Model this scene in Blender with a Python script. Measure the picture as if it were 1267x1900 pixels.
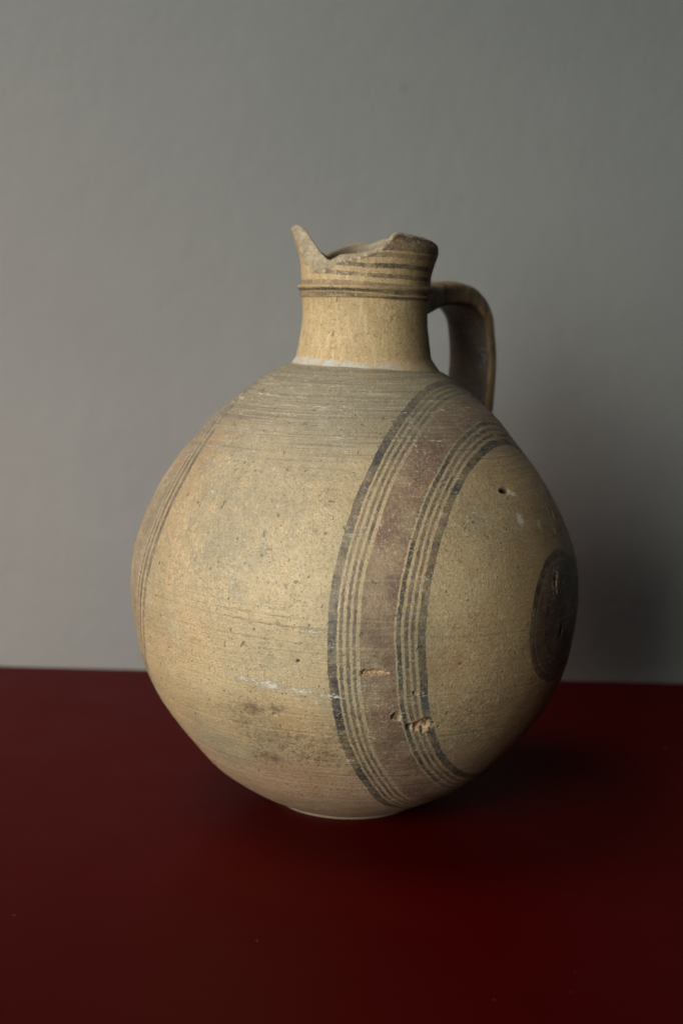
import bpy, math
import numpy as np
from mathutils import Vector, Matrix

sc = bpy.context.scene
for o in list(bpy.data.objects):
    bpy.data.objects.remove(o)
C = sc.collection

# ------------------------------------------------------------------ camera
PITCH = math.radians(7.555); ROLL = math.radians(1.453)
cd = bpy.data.cameras.new('camera'); cam = bpy.data.objects.new('camera', cd); C.objects.link(cam)
cd.sensor_width = 36; cd.sensor_fit = 'AUTO'; cd.lens = 50.0
cd.clip_start = 0.01; cd.clip_end = 50
fw = Vector((0, math.cos(PITCH), -math.sin(PITCH))); rt0 = Vector((1, 0, 0)); up0 = rt0.cross(fw)
rt = rt0*math.cos(ROLL) + up0*math.sin(ROLL); up = -rt0*math.sin(ROLL) + up0*math.cos(ROLL)
M = Matrix((rt, up, -fw)).transposed().to_4x4(); M.translation = Vector((-0.0065, -0.7382, 0.2517))
cam.matrix_world = M
cd.dof.use_dof = True; cd.dof.focus_distance = 0.655; cd.dof.aperture_fstop = 6.3
sc.camera = cam

# ------------------------------------------------------------------ light of the room
w = bpy.data.worlds.new('World'); sc.world = w; w.use_nodes = True
w.node_tree.nodes['Background'].inputs[0].default_value = (0.72, 0.86, 1.0, 1)
w.node_tree.nodes['Background'].inputs[1].default_value = 0.010

def area(name, loc, target, sx, sy, power, col, spread=180):
    l = bpy.data.lights.new(name, 'AREA'); l.shape = 'RECTANGLE'; l.size = sx; l.size_y = sy
    l.energy = power; l.color = col; l.spread = math.radians(spread)
    o = bpy.data.objects.new(name, l); C.objects.link(o); o.location = loc
    o.rotation_euler = (Vector(target) - Vector(loc)).to_track_quat('-Z', 'Y').to_euler()
    return o
# one window-sized soft source to the left of the photographer
area('window_light', (-0.916, -1.261, 0.48), (-0.08, 0.13, 0.13), 1.1, 0.90, 7.3, (0.95, 1.0, 0.93), 70)
area('warm_fill_light', (-1.151, -0.665, 0.354), (-0.42, 0.22, 0.10), 0.45, 0.60, 1.25, (1.0, 0.60, 0.52), 46)  # unseen warm lamp, added to tint the left of the wall
area('ceiling_light', (-0.55, -0.05, 1.20), (-0.22, 0.10, 0.0), 0.60, 0.60, 1.9, (1.0, 0.97, 0.92), 80)

sc.render.engine = 'CYCLES'
sc.cycles.use_denoising = True
sc.view_settings.view_transform = 'Standard'; sc.view_settings.look = 'None'
sc.view_settings.exposure = 0.0; sc.view_settings.gamma = 1.0
sc.view_settings.use_curve_mapping = False

# ------------------------------------------------------------------ node helper
class G:
    """tiny expression layer over shader nodes"""
    def __init__(s, name):
        s.m = bpy.data.materials.new(name); s.m.use_nodes = True
        s.t = s.m.node_tree; s.b = s.t.nodes['Principled BSDF']
        s.tc = s.t.nodes.new('ShaderNodeTexCoord'); s.P = s.tc.outputs['Object']
        sp = s.n('ShaderNodeSeparateXYZ'); s.l(s.P, sp.inputs[0]); s.x, s.y, s.z = sp.outputs
    def n(s, t): return s.t.nodes.new(t)
    def l(s, a, b):
        if isinstance(a, bpy.types.NodeSocket): s.t.links.new(a, b)
        elif hasattr(b.default_value, '__len__') and len(b.default_value) == 4 and len(a) == 3: b.default_value = (*a, 1)
        else: b.default_value = a
    def f(s, op, a, b=None, c=None, clamp=False):
        n = s.n('ShaderNodeMath'); n.operation = op; n.use_clamp = clamp; s.l(a, n.inputs[0])
        if b is not None: s.l(b, n.inputs[1])
        if c is not None: s.l(c, n.inputs[2])
        return n.outputs[0]
    def add(s, a, b): return s.f('ADD', a, b)
    def sub(s, a, b): return s.f('SUBTRACT', a, b)
    def mul(s, a, b): return s.f('MULTIPLY', a, b)
    def mx(s, a, b): return s.f('MAXIMUM', a, b)
    def inv(s, a): return s.f('SUBTRACT', 1.0, a)
    def step(s, a, lo, hi, o0=0.0, o1=1.0):
        n = s.n('ShaderNodeMapRange'); n.interpolation_type = 'SMOOTHSTEP'; s.l(a, n.inputs[0])
        if isinstance(lo, float) and isinstance(hi, float) and hi < lo: lo, hi, o0, o1 = hi, lo, o1, o0
        s.l(lo, n.inputs[1]); s.l(hi, n.inputs[2]); s.l(o0, n.inputs[3]); s.l(o1, n.inputs[4]); return n.outputs[0]
    def noise(s, scale, detail=3.0, rough=0.55, vec=None, off=None):
        n = s.n('ShaderNodeTexNoise'); n.inputs['Scale'].default_value = scale
        n.inputs['Detail'].default_value = detail; n.inputs['Roughness'].default_value = rough
        v = vec or s.P
        if off is not None:
            q = s.n('ShaderNodeVectorMath'); q.operation = 'ADD'; s.l(v, q.inputs[0]); q.inputs[1].default_value = off; v = q.outputs[0]
        s.l(v, n.inputs['Vector']); return n.outputs['Fac']
    def vmul(s, sc_, vec=None):
        q = s.n('ShaderNodeVectorMath'); q.operation = 'MULTIPLY'; s.l(vec or s.P, q.inputs[0]); q.inputs[1].default_value = sc_; return q.outputs[0]
    def comb(s, x, y, z):
        q = s.n('ShaderNodeCombineXYZ')
        for a, i in zip((x, y, z), q.inputs): s.l(a, i)
        return q.outputs[0]
    def dot(s, v, vec=None):
        q = s.n('ShaderNodeVectorMath'); q.operation = 'DOT_PRODUCT'; s.l(vec or s.P, q.inputs[0]); q.inputs[1].default_value = v; return q.outputs['Value']
    def mix(s, fac, a, b):
        n = s.n('ShaderNodeMix'); n.data_type = 'RGBA'; s.l(fac, n.inputs[0]); s.l(a, n.inputs[6]); s.l(b, n.inputs[7]); return n.outputs[2]
    def ramp(s, fac, stops, interp='CONSTANT'):
        n = s.n('ShaderNodeValToRGB'); r = n.color_ramp; r.interpolation = interp
        while len(r.elements) > 1: r.elements.remove(r.elements[-1])
        r.elements[0].position = stops[0][0]; r.elements[0].color = (*stops[0][1], 1)
        for p, c in stops[1:]:
            e = r.elements.new(p); e.color = (*c, 1)
        s.l(fac, n.inputs[0]); sp = s.n('ShaderNodeSeparateColor'); s.l(n.outputs[0], sp.inputs[0]); return sp.outputs[0], sp.outputs[1], sp.outputs[2]
    def attr(s, name):
        n = s.n('ShaderNodeAttribute'); n.attribute_name = name; return n.outputs['Fac']
    def bump(s, h, dist, strength=1.0, normal=None):
        n = s.n('ShaderNodeBump'); n.inputs['Distance'].default_value = dist; n.inputs['Strength'].default_value = strength
        s.l(h, n.inputs['Height'])
        if normal is not None: s.l(normal, n.inputs['Normal'])
        return n.outputs[0]
    def out(s, color=None, rough=None, spec=None, normal=None):
        if color is not None: s.l(color, s.b.inputs['Base Color'])
        if rough is not None: s.l(rough, s.b.inputs['Roughness'])
        if spec is not None: s.l(spec, s.b.inputs['Specular IOR Level'])
        if normal is not None: s.l(normal, s.b.inputs['Normal'])
        return s.m

HAX = (0.87397, -0.48601, -0.0031)       # the horizontal axis that the painted circles run round

BUFF = (0.405, 0.290, 0.156); GREY = (0.275, 0.228, 0.14); ORANGE = (0.37, 0.235, 0.115)
SHOULDER = (0.188, 0.156, 0.101); PINK = (0.32, 0.190, 0.122); SPECK = (0.16, 0.11, 0.06)
BLACK = (0.024, 0.022, 0.023); PURPLE = (0.062, 0.040, 0.036); BROWN = (0.152, 0.083, 0.058)
LIME = (0.56, 0.52, 0.43); RAW = (0.42, 0.285, 0.155)

def clay(g, tone=1.0):
    """the fired clay without paint"""
    c = g.mix(g.step(g.noise(15, 4, .6), .42, .66), BUFF, GREY)
    c = g.mix(g.mul(g.step(g.noise(34, 4, .6, off=(3, 1, 7)), .5, .75), .6), c, ORANGE)
    blot = g.noise(110, 5, .7, off=(1, 5, 2))
    c = g.mix(g.mul(g.step(blot, .50, .74), .55), c, (0.235, 0.155, 0.08))
    return c

def shade(g, c, f):
    """multiply a colour by a grey factor"""
    q = g.n('ShaderNodeVectorMath'); q.operation = 'SCALE'; g.l(c, q.inputs[0]); g.l(f, q.inputs['Scale']); return q.outputs[0]

def finish(g, c, streak, tall=1.0):
    """grit, pin holes, sparkle and the fine relief of a wiped wheel-thrown surface"""
    grain = g.noise(1250, 4, .75)
    patch = g.step(g.noise(40, 4, .65, off=(7, 7, 1)), .36, .62)
    c = shade(g, c, g.add(1.0, g.mul(g.sub(grain, .5), g.add(1.0, g.mul(patch, 1.0)))))
    # brown scabby dirt, in fields
    dirt = g.step(g.noise(26, 4, .6, off=(5, 2, 8)), .44, .66)
    c = g.mix(g.mul(g.step(g.noise(420, 6, .85, off=(1, 8, 3)), .52, .65, 0.0, .85), dirt), c, (0.13, 0.083, 0.045))
    # pale scuffing and painted-in glints, in fields
    scuff_glint = g.step(g.noise(30, 3, .6, off=(8, 1, 1)), .42, .62)
    c = g.mix(g.mul(g.step(g.noise(700, 5, .85, off=(9, 2, 4)), .54, .66, 0.0, .85), scuff_glint), c, (0.54, 0.46, 0.33))
    c = g.mix(g.step(g.noise(900, 2, .6, off=(1, 8, 9)), .60, .68, 0.0, .75), c, SPECK)
    hole = g.step(g.noise(330, 1.5, .5, off=(4, 4, 1)), .700, .735)
    c = g.mix(g.mul(hole, .75), c, (0.12, 0.08, 0.045))
    h = g.add(g.mul(grain, 1.0), g.add(g.mul(g.noise(520, 3, .6), .9), g.mul(streak, .6)))
    h = g.sub(h, g.mul(hole, .8))
    return c, h

# ------------------------------------------------------------------ materials
def mat_body():
    g = G('painted_clay_body')
    a_pale = g.attr('pale_front')
    a_sh, a_chip, a_lime, a_stain, a_rust, a_pit = (g.attr(k) for k in ('worn_shoulder', 'chip', 'lime', 'stain', 'rust', 'pit'))
    c = clay(g)
    # turning marks: long horizontal streaks
    sv = g.vmul((9, 9, 520)); streak = g.noise(1.0, 3, .6, vec=sv)
    sv2 = g.vmul((14, 14, 1100)); streak2 = g.noise(1.0, 2, .6, vec=sv2, off=(5, 3, 2))
    c = g.mix(g.mul(g.step(streak, .5, .72), .30), c, (0.30, 0.225, 0.13))
    wipe = g.add(g.noise(1.0, 4, .7, vec=g.vmul((120, 120, 22)), off=(3, 9, 1)), g.mul(g.sub(g.noise(420, 4, .8), .5), .35))           # grey wiping marks running down the wall
    c = g.mix(g.mul(g.step(wipe, .46, .66), g.step(g.add(g.x, g.mul(g.noise(20, 2), .06)), .01, -.050, .10, .95)), c, g.mix(g.step(g.z, .105, .15), c, (0.215, 0.185, 0.118)))
    zn = g.add(g.z, g.mul(g.sub(g.noise(25, 3), .5), .05))
    c = g.mix(g.mul(a_pale, g.step(g.noise(170, 6, .85), .35, .62, .2, .95)), c, (0.50, 0.372, 0.21))  # lighter buff patches that brighten the front belly
    c = g.mix(g.step(g.add(a_sh, g.mul(g.sub(g.noise(1.0, 5, .8, vec=g.comb(g.mul(g.add(g.x, g.mul(g.z, .35)), 330), g.mul(g.y, 330), g.mul(g.z, 60))), .5), 2.0)), .2, 1.1, 0.0, .80), c, (0.220, 0.185, 0.117))
    c = g.mix(g.step(zn, .172, .214, 0.0, .85), c, SHOULDER)
    c = g.mix(g.step(zn, .062, .030, 0.0, .75), c, PINK)  # pink bounce from the red table painted into the lower body
    c = g.mix(g.mul(a_rust, g.step(g.noise(150, 5, .8), .35, .65, .35, 1.0)), c, (0.27, 0.145, 0.065))
    c = g.mix(g.step(g.add(g.x, g.mul(g.sub(g.noise(35, 4, .7), .5), .08)), .035, .095, 0.0, .55), c, (0.295, 0.172, 0.072))  # warm tone of the shaded right side put into the colour
    mot = g.noise(300, 6, .85, off=(2, 2, 8))
    c = g.mix(g.step(g.add(a_stain, g.mul(g.sub(mot, .5), 2.4)), .30, .85, 0.0, .80), c, (0.115, 0.076, 0.046))

    shl = g.step(g.z, .176, .20)
    c = g.mix(g.mul(g.step(streak2, .50, .64, 0.0, .55), shl), c, (0.10, 0.082, 0.058))
    streak3 = g.noise(1.0, 4, .7, vec=g.vmul((30, 30, 1500)), off=(1, 1, 6))
    c = g.mix(g.mul(g.step(streak3, .55, .68, 0.0, .60), shl), c, (0.36, 0.32, 0.245))
    # ---- paint: bands of circles round the horizontal axis
    wob = g.mul(g.sub(g.noise(38, 2), .5), .0016)
    edge = g.mul(g.sub(g.noise(620, 4, .7), .5), .0012)
    d = g.dot(HAX)
    zz = g.mul(g.sub(g.z, .115), 10.0)
    wid = g.add(1.0, g.mul(g.mul(zz, zz), .13))
    dm = g.add(g.add(.0641, g.mul(g.sub(d, .0641), wid)), g.add(wob, edge))
    def seq(lst, lo, hi):
        st = [(0.0, (0, 0, 0))]
        for a, b, col in lst:
            st.append(((a-lo)/(hi-lo), col)); st.append(((b-lo)/(hi-lo), (0, 0, 0)))
        return st
    K, T, B = (1, 0, 0), (0, 1, 0), (0, 0, 1)
    main = seq([(.0457, .0494, K), (.0505, .0519, T), (.0531, .0546, T), (.0558, .0571, T), (.0587, .0717, B),
                (.0726, .0741, K), (.0753, .0766, T), (.0776, .0787, T), (.0799, .0827, K)], .04, .09)
    k1, t1, b1 = g.ramp(g.step_lin(dm, .04, .09), main)
    dl = g.add(g.sub(g.mul(g.sub(g.z, .12), .21), d), g.add(wob, edge))
    left = seq([(.0608, .0634, K), (.0652, .0674, T), (.0692, .0706, T), (.0722, .0850, B), (.0865, .0875, T), (.0890, .0900, T), (.0920, .0950, K)], .055, .10)
    k2, t2, b2 = g.ramp(g.step_lin(dl, .055, .10), left)
    # painted target on the side: rings by distance from the axis
    q = g.n('ShaderNodeVectorMath'); q.operation = 'SUBTRACT'; g.l(g.P, q.inputs[0]); q.inputs[1].default_value = (0.0015, 0, 0.1130)
    qq = g.dot((1, 1, 1), g.vm('MULTIPLY', q.outputs[0], q.outputs[0])); dq = g.dot(HAX, q.outputs[0])
    rad = g.f('SQRT', g.mx(g.sub(qq, g.mul(dq, dq)), 0.0))
    rad = g.add(g.add(rad, wob), edge)
    rad = g.add(rad, g.step(dq, 0.0, 0.01, 1.0, 0.0))
    end = seq([(.0000, .0060, K), (.0085, .0175, B), (.0180, .0205, K), (.0222, .0232, T), (.0243, .0253, T), (.0264, .0274, T), (.0288, .0325, K)], .0, .05)[1:]
    k3, t3, b3 = g.ramp(g.step_lin(rad, 0.0, .05), end)
    b2 = g.mul(b2, .55); k2 = g.mul(k2, .75)
    t3 = g.mx(t3, g.step(rad, .0300, .0260, 0.0, .80)); b3 = g.mul(b3, .8)
    kk = g.mx(g.mx(k1, k2), k3); tt = g.mx(g.mx(t1, t2), t3); bb = g.mx(g.mx(b1, b2), b3)
    thin = g.step(g.noise(70, 4, .65, off=(6, 1, 3)), .36, .64, 1.0, .55)     # paint worn thin in places
    fl = g.step(g.noise(560, 5, .8, off=(2, 7, 7)), .54, .66, 1.0, .30)     # flaked specks
    scr = g.step(streak2, .60, .70, 1.0, .65)
    wear = g.mul(g.mul(g.mul(thin, fl), scr), g.step(zn, .185, .225, 1.0, .80))
    c = g.mix(g.mul(g.mul(bb, wear), .93), c, g.mix(g.step(g.noise(60, 4, .65), .42, .68), BROWN, (0.104, 0.058, 0.044)))
    c = g.mix(g.mul(g.mul(tt, wear), .86), c, PURPLE)
    c = g.mix(g.mul(g.mul(kk, wear), .97), c, g.mix(g.step(g.noise(120, 4, .7), .40, .62), BLACK, g.mix(g.step(g.noise(50, 2), .45, .55), (0.050, 0.052, 0.054), (0.050, 0.032, 0.025))))

    c = g.mix(g.mul(g.step(g.z, .0034, .0018), g.step(g.noise(300, 3), .4, .6, .5, 1.0)), c, (0.34, 0.285, 0.205))   # pale scuffed foot edge
    c = g.mix(g.step(g.add(rad, g.mul(g.sub(g.noise(140, 5, .8), .5), .006)), .0318, .0285, 0.0, .42), c, (0.045, 0.027, 0.018))   # soot-dark painted roundel
    c, h = finish(g, c, streak2)
    # faint grey wheel lines and lime-filled scratches on certain rings
    ln = g.attr('scratch')
    c = g.mix(g.step(g.add(ln, g.mul(g.sub(g.noise(1.0, 3, .7, vec=g.vmul((160, 160, 700))), .5), 2.4)), .55, .95, 0.0, .70), c, (0.50, 0.45, 0.35))
    dl_ = g.attr('groove')
    c = g.mix(g.step(g.add(dl_, g.mul(g.sub(g.noise(1.0, 3, .7, vec=g.vmul((140, 140, 900))), .5), 2.2)), .45, .95, 0.0, .60), c, (0.115, 0.085, 0.055))
    nick = g.step(g.noise(380, 5, .85, vec=g.vmul((.6, .6, 1.5)), off=(3, 3, 9)), .575, .65, 0.0, .70)
    nick = g.mul(nick, g.step(g.noise(18, 3, .6, off=(2, 6, 6)), .42, .58))
    c = g.mix(nick, c, (0.52, 0.46, 0.36))
    # lime bloom
    ln1 = g.noise(620, 6, .85, vec=g.vmul((.7, .7, 1.6)), off=(8, 3, 3))
    lm = g.step(g.add(a_lime, g.mul(g.sub(ln1, .5), 3.0)), .66, .90, 0.0, .80)
    c = g.mix(lm, c, LIME)
    # raw clay in the chips
    cn = g.noise(450, 3, .6)
    cm = g.step(g.add(a_chip, g.mul(g.sub(cn, .5), 1.3)), .42, .52)
    c = g.mix(cm, c, g.mix(g.step(g.noise(800, 3, .6), .4, .62), RAW, (0.25, 0.145, 0.07)))
    c = g.mix(g.step(a_pit, .35, .6), c, (0.05, 0.035, 0.025))
    h = g.add(h, g.mul(lm, .5))
    h = g.add(h, g.mul(g.mul(cm, g.noise(500, 4, .7)), 2.5))
    nrm = g.bump(h, .00035, .8)
    ro = g.mx(g.step(g.noise(90, 4, .7), .32, .68, .40, .62), g.mul(lm, .85))
    return g.out(c, g.mx(ro, g.mul(cm, .9)), .50, nrm)

def _step_lin(s, a, lo, hi):
    n = s.n('ShaderNodeMapRange'); s.l(a, n.inputs[0]); n.inputs[1].default_value = lo; n.inputs[2].default_value = hi; return n.outputs[0]
def _vm(s, op, a, b):
    q = s.n('ShaderNodeVectorMath'); q.operation = op; s.l(a, q.inputs[0]); s.l(b, q.inputs[1]); return q.outputs[0]
def _step_lin2(s, a, lo, hi, o0, o1):
    n = s.n('ShaderNodeMapRange'); s.l(a, n.inputs[0])
    for i, v in enumerate((lo, hi, o0, o1)): n.inputs[i+1].default_value = v
    return n.outputs[0]
G.step_lin2 = _step_lin2; G.step_lin = _step_lin; G.vm = _vm

def mat_neck():
    g = G('painted_clay_neck')
    c = g.mix(g.step(g.noise(40, 3), .42, .66), (0.39, 0.275, 0.14), (0.35, 0.24, 0.115))
    c = g.mix(g.mul(g.step(g.noise(120, 4, .65, off=(1, 5, 2)), .5, .72), .45), c, (0.36, 0.22, 0.10))
    vs = g.noise(1.0, 3, .6, vec=g.vmul((420, 420, 60)))            # wiped vertical smears
    c = g.mix(g.mul(g.step(vs, .48, .70), .35), c, (0.58, 0.45, 0.27))
    zw = g.add(g.z, g.add(g.mul(g.sub(g.noise(45, 2), .5), .0022), g.mul(g.sub(g.noise(700, 2), .5), .0009)))
    zw = g.add(zw, g.mul(g.x, .035))
    stops = [(0, (0, 0, 0)), (.2644, (.8, 0, 0)), (.2662, (.25, .1, 0)), (.2670, (1, 0, 0)), (.2684, (0, .5, 0)), (.2698, (.25, .6, 0)),
             (.2722, (0, 0, 0)), (.2746, (.9, 0, 0)), (.2768, (0, .1, 0)), (.2795, (.9, 0, 0)), (.2817, (0, .15, 0)),
             (.2845, (0, .75, 0)), (.2868, (0, .25, 0)), (.2878, (.3, 1, 0))]
    lo, hi = .26, .305
    k, t, b = g.ramp(g.step_lin(zw, lo, hi), [(max(0, (p-lo)/(hi-lo)), q) for p, q in stops])
    side = g.mx(g.step(g.add(g.x, g.mul(g.noise(90, 2), .02)), -.020, -.004, .12, 1.0), g.step(g.z, .2738, .2725))
    wear = g.mul(side, g.mul(g.step(g.noise(110, 4, .7), .34, .66, 1.0, .45), g.step(g.noise(800, 3, .65), .56, .66, 1.0, .35)))
    inner = g.attr('inside')
    wear = g.mul(wear, g.inv(inner))
    c = g.mix(g.mul(t, wear), c, (0.095, 0.055, 0.038))
    c = g.mix(g.mul(k, wear), c, (0.038, 0.030, 0.028))
    lip = g.mul(g.attr('lip'), g.step(g.noise(300, 3), .35, .6))
    c = g.mix(g.mul(inner, .9), c, g.mix(g.step(g.noise(180, 5, .8), .40, .62), (0.31, 0.255, 0.17), (0.20, 0.155, 0.10)))
    c = g.mix(g.mul(lip, g.step(g.x, -.022, .006, .45, .9)), c, (0.055, 0.038, 0.028))
    c, h = finish(g, c, g.noise(1.0, 3, .6, vec=g.vmul((12, 12, 900))))
    # pale fill in the joint at the foot of the neck
    zl = g.add(g.z, g.add(g.mul(g.sub(g.noise(130, 3, .6), .5), .0030), g.mul(g.x, .035)))
    lm = g.mul(g.step(zl, .2338, .2326), g.step(g.x, .005, .030, .9, .15))
    lm = g.mul(lm, g.step(g.noise(240, 4, .7), .36, .60, .25, 1.0))
    c = g.mix(lm, c, (0.36, 0.345, 0.315))
    nrm = g.bump(h, .00030, .8)
    return g.out(c, .62, .35, nrm)

def mat_handle():
    g = G('stained_clay_handle')
    c = g.mix(g.step(g.noise(40, 3), .4, .65), (0.42, 0.275, 0.135), (0.29, 0.18, 0.09))  # golden highlight of the near edge put into the lighter clay
    c = g.mix(g.step(g.noise(1.0, 4, .65, vec=g.vmul((190, 190, 45))), .46, .62, 0.0, .7), c, (0.075, 0.046, 0.034))   # dark brown slip brushed along it
    c = g.mix(g.step(g.noise(260, 5, .8), .54, .68, 0.0, .65), c, (0.36, 0.26, 0.15))
    inner_shade = g.step(g.add(g.attr('inner_shade'), g.mul(g.sub(g.noise(160, 5, .8), .5), .8)), .35, .65, 0.0, .92)
    c = g.mix(inner_shade, c, (0.040, 0.024, 0.017))  # neck's shadow on the inner face painted into the colour
    c, h = finish(g, c, g.noise(90, 3))
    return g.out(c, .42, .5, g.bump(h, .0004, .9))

def mat_wall():
    g = G('grey_painted_wall')
    c = g.mix(g.step(g.noise(3, 3), .35, .65), (0.142, 0.147, 0.142), (0.153, 0.157, 0.151))
    for x, z, r, k in ((.029, .413, .0042, .35), (.071, .340, .0028, .28)):
        dx = g.sub(g.x, x); dz = g.sub(g.z, z)
        dd = g.f('SQRT', g.add(g.mul(dx, dx), g.mul(dz, dz)))
        dd = g.add(dd, g.mul(g.sub(g.noise(260, 2), .5), .004))
        c = g.mix(g.step(dd, r, r*.3, 0.0, k), c, (0.11, 0.10, 0.09))
    h = g.add(g.noise(420, 4, .6), g.mul(g.noise(60, 4, .6), 3.0))
    c = shade(g, c, g.step_lin2(g.noise(22, 5, .7), .3, .7, .985, 1.015))
    return g.out(c, .75, .25, g.bump(h, .0005, .5))

def mat_table():
    g = G('dark_red_table_paint')
    c = g.mix(g.step(g.noise(7, 3), .35, .65), (0.041, 0.0003, 0.0002), (0.044, 0.0003, 0.0002))
    sp = g.step(g.noise(260, 1, .4), .80, .815)
    c = g.mix(g.mul(sp, .35), c, (0.22, 0.14, 0.12))
    ro = g.step(g.noise(22, 4, .6), .25, .75, .40, .46)
    return g.out(c, ro, .028, g.bump(g.noise(900, 3, .5), .0002, .25))

# ------------------------------------------------------------------ mesh helpers
def smooth_noise(P, scale, seed=0, oct=1):
    out = np.zeros(len(P)); amp = 1.0; tot = 0
    for o in range(oct):
        q = P*scale*(2**o) + seed*17.3 + o*5.1
        i = np.floor(q).astype(np.int64); f = q - i; f = f*f*(3-2*f)
        r = 0
        for dx in (0, 1):
            for dy in (0, 1):
                for dz in (0, 1):
                    h = ((i[:, 0]+dx)*73856093) ^ ((i[:, 1]+dy)*19349663) ^ ((i[:, 2]+dz)*83492791) ^ (seed*2654435 + o*977)
                    h = (h ^ (h >> 13))*1274126177 & 0x7fffffff
                    v = ((h ^ (h >> 16)) & 0xffff)/65535.0
                    r = r + v*np.where(dx, f[:, 0], 1-f[:, 0])*np.where(dy, f[:, 1], 1-f[:, 1])*np.where(dz, f[:, 2], 1-f[:, 2])
        out += (r-.5)*2*amp; tot += amp; amp *= .5
    return out/tot

def hermite(xk, yk):
    xk = np.array(xk, float); yk = np.array(yk, float); m = np.gradient(yk, xk)
    def f(x):
        x = np.clip(x, xk[0], xk[-1]); i = np.clip(np.searchsorted(xk, x)-1, 0, len(xk)-2)
        h = xk[i+1]-xk[i]; t = (x-xk[i])/h
        return yk[i]*(2*t**3-3*t**2+1)+m[i]*h*(t**3-2*t**2+t)+yk[i+1]*(-2*t**3+3*t**2)+m[i+1]*h*(t**3-t**2)
    return f

def grid_mesh(name, V, nu, nv, wrap_u, mat, parent, attrs=None, wrap_v=False, caps=()):
    """V: (nv*nu,3) rows of nu"""
    u = np.arange(nu if wrap_u else nu-1); v = np.arange(nv if wrap_v else nv-1)
    uu, vv = np.meshgrid(u, v); u2 = (uu+1) % nu; v2 = (vv+1) % nv
    F = np.stack([vv*nu+uu, vv*nu+u2, v2*nu+u2, v2*nu+uu], -1).reshape(-1, 4)
    me = bpy.data.meshes.new(name)
    me.vertices.add(len(V)); me.vertices.foreach_set('co', np.asarray(V, np.float32).ravel())
    nf = len(F); loops = F.ravel(); starts = np.arange(nf)*4
    extra = [np.asarray(c) for c in caps]
    if extra:
        starts = np.concatenate([starts] + [np.array([len(loops)+sum(len(x) for x in extra[:i])]) for i in range(len(extra))])
        loops = np.concatenate([loops]+extra)
    me.loops.add(len(loops)); me.loops.foreach_set('vertex_index', loops.astype(np.int32))
    me.polygons.add(len(starts)); me.polygons.foreach_set('loop_start', starts.astype(np.int32))
    me.update(calc_edges=True); me.validate()
    me.polygons.foreach_set('use_smooth', np.ones(len(me.polygons), bool))
    for k, a in (attrs or {}).items():
        at = me.attributes.new(k, 'FLOAT', 'POINT'); at.data.foreach_set('value', np.asarray(a, np.float32))
    me.materials.append(mat)
    o = bpy.data.objects.new(name, me); C.objects.link(o)
    if parent: o.parent = parent
    return o

def slab(name, lo, hi, bev, mat):
    import bmesh
    bm = bmesh.new(); bmesh.ops.create_cube(bm, size=1)
    for v in bm.verts: v.co = Vector([(lo[i]+hi[i])/2 + v.co[i]*(hi[i]-lo[i]) for i in range(3)])
    if bev: bmesh.ops.bevel(bm, geom=list(bm.edges), offset=bev, segments=3, affect='EDGES', profile=.5)
    me = bpy.data.meshes.new(name); bm.to_mesh(me); bm.free(); me.materials.append(mat)
    o = bpy.data.objects.new(name, me); C.objects.link(o); return o

# ------------------------------------------------------------------ the setting
wall = slab('wall', (-1.8, .267, -.9), (1.8, .33, 1.6), 0, mat_wall()); wall['kind'] = 'structure'
table = slab('tabletop', (-1.5, -.62, -.045), (1.5, .2655, 0), .0015, mat_table()); table['kind'] = 'structure'

# ------------------------------------------------------------------ the jug
jug = bpy.data.objects.new('jug', None); C.objects.link(jug); jug.empty_display_size = .05
jug['label'] = 'round buff clay jug with dark painted bands, broken rim and strap handle'; jug['category'] = 'jug'

zk = np.linspace(0, .25, 14); zk = np.r_[0, .0018, .0042, .010, zk[1:]]
RP = hermite(zk, [0.0368, 0.0386, 0.0440, 0.0550, 0.0690, 0.0878, 0.1018, 0.1106, 0.1146, 0.1164, 0.1146, 0.108, 0.0979, 0.0832, 0.0652, 0.0367, -0.019])
CP = hermite(np.linspace(0, .25, 6), [0.0, 0.0021, 0.0016, 0.0008, 0.0002, 0.0032])

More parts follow.
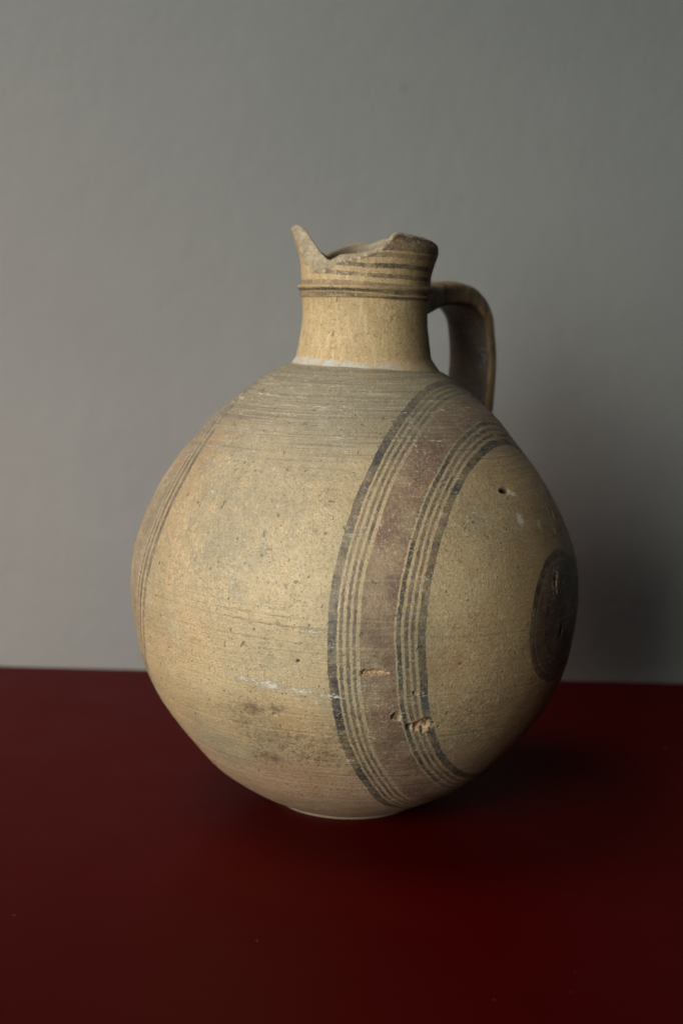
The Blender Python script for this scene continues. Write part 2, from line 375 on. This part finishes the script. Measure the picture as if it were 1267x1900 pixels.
def build_body():
    ph = np.radians(np.concatenate([np.linspace(5, 175, 180, endpoint=False), np.linspace(175, 365, 900, endpoint=False)]))
    nu = len(ph)
    zs = np.linspace(0, .2315, 4000); rr = RP(zs)
    s = np.concatenate([[0], np.cumsum(np.hypot(np.diff(zs), np.diff(rr)))])
    nv = 620; zz = np.interp(np.linspace(0, s[-1], nv), s, zs); rz = RP(zz)
    dr = np.gradient(rz, zz); nl = np.hypot(1, dr)
    Z, PH = np.meshgrid(zz, ph, indexing='ij'); R = np.repeat(rz[:, None], nu, 1)
    NR = np.repeat((1/nl)[:, None], nu, 1); NZ = np.repeat((-dr/nl)[:, None], nu, 1)
    X = CP(Z)+R*np.cos(PH); Y = R*np.sin(PH)
    P = np.stack([X, Y, Z], -1).reshape(-1, 3); z = P[:, 2]
    az = PH.ravel()
    # ---- marks: (x,y,z, half width, half height, amount)
    def field(marks, sh=1.0):
        f = np.zeros(len(P))
        for x, y, zc, hw, hh, a in marks:
            cc = np.array([x, y, zc]); m = np.array([x, y, 0])/math.hypot(x, y)
            t = np.array([-m[1], m[0], 0])
            d = P-cc; k = np.einsum('ij,ij->i', d, d) < (max(hw, hh)*2.2)**2
            dk = d[k]; e = np.sqrt((dk@t/hw)**2 + ((dk[:, 2]+dk@m*.35)/hh)**2)
            f[k] = np.maximum(f[k], a*np.clip(1-e*.5, 0, 1)**sh)
        return f
    chips = [(.0107, -.1142, .0966, .0075, .0013, 1), (.0060, -.1146, .0958, .0030, .0013, .9), (.0208, -.1083, .0752, .0021, .0026, 1), (.0323, -.1033, .0693, .0052, .0038, 1.0),
             (.0290, -.1092, .0868, .0026, .0018, .55), (.0972, -.0636, .1309, .0016, .0060, .8), (-.0350, -.1035, .0722, .0022, .0015, .75)]
    chip = field(chips); cn = smooth_noise(P, 420, 3, 2)
    limes = [(-.0373, -.1062, .0878, .010, .0040, 1.05), (-.0474, -.1022, .0890, .014, .0020, .9), (-.0224, -.1102, .086, .010, .0032, 1.0), (-.0089, -.112, .0847, .010, .0022, .95),
             (-.0192, -.1145, .1146, .006, .0040, .85), (-.041, -.1079, .126, .008, .0045, .72), (-.0275, -.1118, .1032, .0035, .0025, .75),
             (-.0084, -.1144, .1338, .006, .005, .62), (-.0095, -.1157, .1107, .003, .005, .75), (-.0048, -.1061, .0663, .005, .003, .75), (.0001, -.0966, .0497, .006, .003, .85),
             (-.0019, -.0969, .0503, .006, .003, .7), (.0783, -.0697, .1613, .0026, .0026, 1.25), (.0888, -.0593, .1575, .003, .003, 1.0), (.0981, -.0471, .1534, .0018, .0034, 1.2), (.0745, -.0627, .1732, .0026, .0011, 1.3), (.0955, -.0420, .1625, .0016, .0018, 1.1), (.0972, -.060, .1345, .0018, .0040, 1.0), (.0945, -.0655, .128, .0016, .005, .9),
             (-.0300, -.1110, .1000, .004, .0012, .8), (.0269, -.1112, .0835, .006, .0025, .72), (.0021, -.1127, .0847, .010, .0010, .7), (.004, -.110, .0690, .010, .0012, .7),
             (-.025, -.105, .150, .03, .02, .52), (-.03, -.10, .127, .03, .016, .52), (.01, -.11, .13, .02, .03, .46), (.03, -.08, .185, .04, .02, .52), (-.03, -.075, .195, .05, .02, .46), (0, -.105, .06, .03, .008, .45)]
    lime = field(limes)
    stains = [(-.0449, -.0987, .0740, .006, .004, .75), (-.0340, -.1039, .0762, .005, .003, .7), (-.0376, -.0861, .0473, .008, .005, .85), (-.012, -.0977, .0520, .022, .009, .62), (.022, -.1079, .0747, .012, .010, .55),
              (-.03, -.095, .060, .03, .012, .55), (-.05, -.090, .068, .015, .010, .5), (-.005, -.105, .062, .02, .008, .55), (.05, -.095, .066, .03, .02, .45), (.01, -.09, .045, .03, .008, .45), (.075, -.075, .115, .025, .03, .35), (-.06, -.06, .195, .02, .012, .4), (.03, -.07, .195, .03, .010, .4)]
    stain = field(stains, .8)
    rust = field([(.0409, -.1079, .0978, .012, .010, .9), (.0478, -.1067, .1127, .016, .006, .5), (.065, -.090, .075, .03, .02, .7), (-.0761, -.0503, .1825, .012, .016, .8), (-.085, -.055, .165, .012, .02, .6), (-.03, -.10, .068, .02, .01, .5)], 1.2)
    pit = field([(.0705, -.0666, .1747, .0030, .00075, 1), (.0975, -.0395, .1609, .0012, .0020, 1), (-.0243, -.1122, .1004, .0008, .0008, .8), (.1018, -.058, .1059, .002, .004, .6), (-.053, -.097, .098, .0007, .0006, .7), (-.0205, -.061, .206, .0006, .0012, .6)])
    # ---- rings cut by the wheel: (z, half width, depth, tilt along x, scratch, groove)
    disp = .00045*smooth_noise(P, 22, 1, 2) + .00010*smooth_noise(P, 110, 5, 2)
    disp += .00009*smooth_noise(P*np.array([.12, .12, 1]), 420, 9, 2)
    scratch = np.zeros(len(P)); groove = np.zeros(len(P))
    rings = [(.2298, .0008, .0003, .03, 0, .85), (.2157, .0005, .00012, .03, .75, 0), (.2118, .0005, .00010, .02, .7, .2), (.2105, .0004, .00015, .02, .65, .3), (.2074, .0006, .00020, .03, .55, .7), (.2060, .0004, .0001, .03, .5, 0), (.1982, .0006, .00025, .035, .58, .5), (.1965, .0004, .0001, .03, .4, .2), (.190, .0004, .0001, .03, .3, .2),
             (.0850, .0005, .00022, .05, .72, .3), (.0825, .0004, .0001, .06, .5, 0), (.0640, .0006, .00018, .05, .65, .3), (.0405, .0006, .00030, .06, .60, .7), (.0335, .0005, .00015, .04, .5, .3),
             (.1150, .0006, .00015, .10, 0, .85), (.1190, .0005, .0001, .11, 0, .75), (.1212, .0004, .0001, .12, 0, .6), (.1085, .0005, .0001, .06, .2, .6), (.1040, .0004, .0001, .05, 0, .55), (.0930, .0004, .0001, .05, .3, .5), (.0740, .0005, .0001, .05, .4, .5), (.0990, .0005, .0001, .05, .25, .4), (.0240, .0006, .0002, .03, .4, .4)]
    ring1 = np.stack([.1*np.cos(ph), .1*np.sin(ph), 0*ph], -1)
    for z0, hw, dep, tilt, sA, gA in rings:
        wobz = np.tile(.0012*smooth_noise(ring1, 14, int(z0*1e4) % 97, 2), nv)
        q = (z - z0 + tilt*(P[:, 0]-CP(z))*.5 + wobz)/hw
        e = np.exp(-q*q)
        fade = np.tile(np.clip(.55+.9*smooth_noise(ring1, 20, int(z0*1e4) % 89, 1), 0, 1), nv)
        if .10 < z0 < .123: fade = np.maximum(fade, .55)
        disp -= dep*e*fade; disp += dep*.45*np.exp(-(q-1.9)**2)*fade
        scratch = np.maximum(scratch, sA*np.exp(-(q-1.0)**2)*(.5+.5*fade)); groove = np.maximum(groove, gA*e*(.5+.5*fade))
    cc = np.clip((chip+cn*.30-.42)/.30, 0, 1)
    disp -= cc*(.0008+.0013*np.clip(cn+.3, 0, 1)+.0010*chip)
    disp -= .0024*np.clip((pit-.3)/.4, 0, 1)
    # soft dents
    for x, y, zc, hw, dep in ((-.06, -.06, .2, .006, .0008), (.09, -.05, .118, .012, .0012), (-.02, -.07, .205, .004, .0006), (-.085, -.05, .175, .01, .0008)):
        d2 = ((P-np.array([x, y, zc]))**2).sum(1); disp -= dep*np.exp(-d2/(hw*hw))
    disp *= np.clip(z/.004, 0.15, 1)
    n = np.stack([NR*np.cos(PH), NR*np.sin(PH), NZ], -1).reshape(-1, 3)
    P = P + n*disp[:, None]
    # slightly ragged foot
    foot = z < .0025
    P[foot, 2] = np.maximum(P[foot, 2], 0.0)
    base = np.arange(nu)[::-1]
    return grid_mesh('body', P, nu, nv, True, mat_body(), jug,
                     dict(chip=chip, lime=lime, stain=np.clip(stain, 0, 1), rust=rust, pit=pit, scratch=scratch, groove=groove, worn_shoulder=field([(-.059, -.091, .155, .026, .026, .95), (-.045, -.090, .172, .03, .018, .8), (-.085, -.060, .150, .02, .03, .6), (.055, -.080, .165, .03, .02, .5)], .8), pale_front=field([(-.026, -.112, .128, .020, .020, .9), (-.03, -.108, .098, .022, .014, .7), (-.06, -.095, .105, .02, .02, .5), (0., -.113, .105, .015, .015, .5)], .9)), caps=[base])
build_body()

NX = .003
neck_mat = mat_neck()
def lathe(name, prof, nu, mat, jitter=.0002, attrs=None, closed=False):
    prof = np.array(prof, float); nv = len(prof); ph = np.linspace(0, 2*math.pi, nu, endpoint=False)
    R = np.repeat(prof[:, :1], nu, 1); Z = np.repeat(prof[:, 1:2], nu, 1); PH = np.repeat(ph[None], nv, 0)
    P = np.stack([R*np.cos(PH), R*np.sin(PH), Z], -1).reshape(-1, 3)
    dn = smooth_noise(P, 60, 4, 2)*jitter + smooth_noise(P*np.array([.2, .2, 1]), 500, 6, 1)*jitter*.35
    rad = np.hypot(P[:, 0], P[:, 1]); P[:, 0] *= 1+dn/rad; P[:, 1] *= 1+dn/rad
    P[:, 0] += NX
    A = {k: np.repeat(np.array(v, float), nu) for k, v in (attrs or {}).items()}
    return grid_mesh(name, P, nu, nv, True, mat, jug, A, wrap_v=closed)

# neck: a waisted tube standing in the shoulder
zz = np.linspace(.2270, .2662, 110)
nr = hermite([.2270, .2306, .2325, .2345, .238, .245, .2535, .260, .2640, .2662], [.0405, .0376, .0362, .0350, .0342, .0331, .0321, .0321, .0325, .0327])(zz)
inn = np.linspace(.2662, .2270, 24)
prof = list(zip(nr, zz)) + [(.0279, q) for q in inn]
lathe('neck', prof, 360, neck_mat, .00025, dict(inside=[0]*110+[1]*24, lip=[0]*134), closed=True)

# raised double ring round the neck
rp = hermite([.2640, .2652, .2660, .2668, .2676, .2690, .2703, .2716], [.0320, .0338, .0339, .0330, .0332, .0348, .0346, .0322])
z2 = np.linspace(.2640, .2716, 46)
lathe('neck_ring', list(zip(rp(z2), z2))+[(.0300, q) for q in (.2716, .2690, .2665, .2640)], 360, neck_mat, .00022, dict(inside=[0]*50, lip=[0]*50), closed=True)

# mouth: rim with two raised lobes and a broken spout between them
def build_rim():
    nu = 480; ph = np.linspace(0, 360, nu, endpoint=False)
    tab = [(0, .2926), (20, .2945), (40, .2962), (60, .2970), (71.5, .2968), (85, .2937), (97.6, .2944), (106, .2933), (119, .2904), (132, .2868), (141, .2886), (149, .2920), (160, .2962), (170, .2992), (180, .3006),
           (186, .2998), (192, .2930), (199.7, .2852), (208, .2812), (217, .2792), (227, .2777), (232, .2784), (237.5, .2804), (243.4, .2824), (253, .2838), (265, .2855), (275.6, .2875), (281.6, .2897), (288, .2927),
           (292, .2953), (296.5, .2967), (305, .2963), (315, .2956), (326, .2949), (340, .2934), (350, .2928), (360, .2926)]
    zt = np.interp(ph, *zip(*tab))
    k = np.array([.2, .6, .2]); zt = np.convolve(np.r_[zt[-1], zt, zt[0]], k, 'valid')
    q = np.radians(ph); ragged = smooth_noise(np.stack([np.cos(q), np.sin(q), 0*q], -1), 22, 2, 4)*.00045
    zt = zt + ragged
    def wrapd(a, c): return (a-c+180) % 360-180
    def rad(phi, z):
        r = np.interp(z, [.268, .2715, .2755, .280, .29, .302], [.0326, .0329, .0331, .0334, .0338, .0338])
        r = r + .0030*np.exp(-((z-.2885)/.0075)**2)*np.exp(-(wrapd(phi, 335)/60)**2)
        r = r - .0030*np.clip((z-.2905)/.006, 0, 1.2)**1.5*np.exp(-(wrapd(phi, 340)/55)**2)
        r = r + .0062*np.clip((z-.2795)/.021, 0, 1.1)**1.5*np.exp(-(wrapd(phi, 181)/34)**2)
        return r
    z0 = .2690; rows = []; A_in = []; A_lip = []
    n_out = 56; n_lip = 9; n_in = 30
    th = .0040 + .0010*np.cos(np.radians(ph-230))
    for i in range(n_out):
        t = i/(n_out-1); z = z0+(zt-th*.45-z0)*t
        rows.append((rad(ph, z), z)); A_in.append(0); A_lip.append(max(0, (t-.93)/.07))
    ztop = zt-th*.45; rt_ = rad(ph, ztop)
    dz = np.interp(ph, [0, 178, 186, 192, 199.7, 208, 217, 227, 243, 253, 265, 280, 300, 360], [.0003, .0005, .0015, .0058, .0090, .0100, .0088, .0066, .0042, .0028, .0016, .0006, .0003, .0003])
    dz = dz*(1+.08*smooth_noise(np.stack([np.cos(q), np.sin(q), 0*q], -1), 8, 5, 2))
    for i in range(1, n_lip+1):
        a = math.pi*i/(n_lip+1)
        rows.append((rt_-th/2+th/2*math.cos(a), ztop+th*.45*math.sin(a)+dz*(.5-.5*math.cos(a)))); A_in.append(min(1, i/2)); A_lip.append(max(0, 1-i/5))
    for i in range(n_in):
        t = i/(n_in-1); z = ztop+dz+(.236-ztop-dz)*t
        ri = np.where(z > z0, rad(ph, np.maximum(z, z0)), .0322)-th
        rows.append((np.maximum(ri, .020), z)); A_in.append(1); A_lip.append(0)
    rows.append((np.full(nu, .0305), np.full(nu, .2690))); A_in.append(1); A_lip.append(0)
    P = []
    for r, z in rows:
        P.append(np.stack([r*np.cos(q), r*np.sin(q), z+0*q], -1))
    P = np.concatenate(P); dn = smooth_noise(P, 70, 8, 2)*.00022 + smooth_noise(P*np.array([.15, .15, 1]), 420, 3, 2)*.00016
    rr = np.hypot(P[:, 0], P[:, 1]); P[:, 0] *= 1+dn/rr; P[:, 1] *= 1+dn/rr; P[:, 0] += NX
    return grid_mesh('rim', P, nu, len(rows), True, neck_mat, jug, dict(inside=np.repeat(A_in, nu), lip=np.repeat(A_lip, nu)), wrap_v=True)
build_rim()

# strap handle
def build_handle():
    B = math.radians(49); u = np.array([math.cos(B), math.sin(B), 0]); tdir = np.array([-math.sin(B), math.cos(B), 0]); zv = np.array([0, 0, 1.])
    key = np.array([(.0285, .2630), (.036, .2648), (.048, .2678), (.064, .2692), (.079, .2668), (.0900, .2580), (.0940, .2440), (.0950, .2300), (.0940, .2140), (.0910, .1960), (.086, .1790), (.079, .166)])
    thk = np.array([.020, .019, .0172, .0158, .0146, .0138, .0132, .0130, .0130, .0135, .014, .014]); wid = np.array([.036, .032, .0295, .029, .029, .029, .029, .0295, .030, .031, .033, .034])
    s = np.concatenate([[0], np.cumsum(np.hypot(*np.diff(key, axis=0).T))]); n = 130; ss = np.linspace(0, s[-1], n)
    r = hermite(s, key[:, 0])(ss); z = hermite(s, key[:, 1])(ss); T = hermite(s, thk)(ss); W = hermite(s, wid)(ss)
    dr = np.gradient(r); dz = np.gradient(z); L = np.hypot(dr, dz); dr /= L; dz /= L
    nu = 64; a = np.linspace(0, 2*math.pi, nu, endpoint=False)
    ca, sa = np.cos(a), np.sin(a); cx = np.sign(ca)*np.abs(ca)**.62; cy = np.sign(sa)*np.abs(sa)**.72
    P = []; SHD = []
    for i in range(n):
        nrm = u*(-dz[i])+zv*dr[i]           # outward side of the strap
        c = np.array([NX, 0, 0])+u*r[i]+zv*z[i]
        saddle = -.10*T[i]*(1-np.abs(cx)**2)*np.sign(cy)    # slight hollow along the middle
        SHD.append(np.clip((-cy-.05)/.4, 0, 1)*np.clip((.97-np.abs(cx))/.12, 0, 1))
        P.append(c+np.outer(cx*W[i]/2, tdir)+np.outer(cy*T[i]/2+saddle, nrm))
    P = np.concatenate(P); P += smooth_noise(P, 55, 11, 2)[:, None]*.00045
    return grid_mesh('handle', P, nu, n, True, mat_handle(), jug, dict(inner_shade=np.concatenate(SHD)), caps=[np.arange(nu), np.arange(nu)[::-1]+(n-1)*nu])
build_handle()
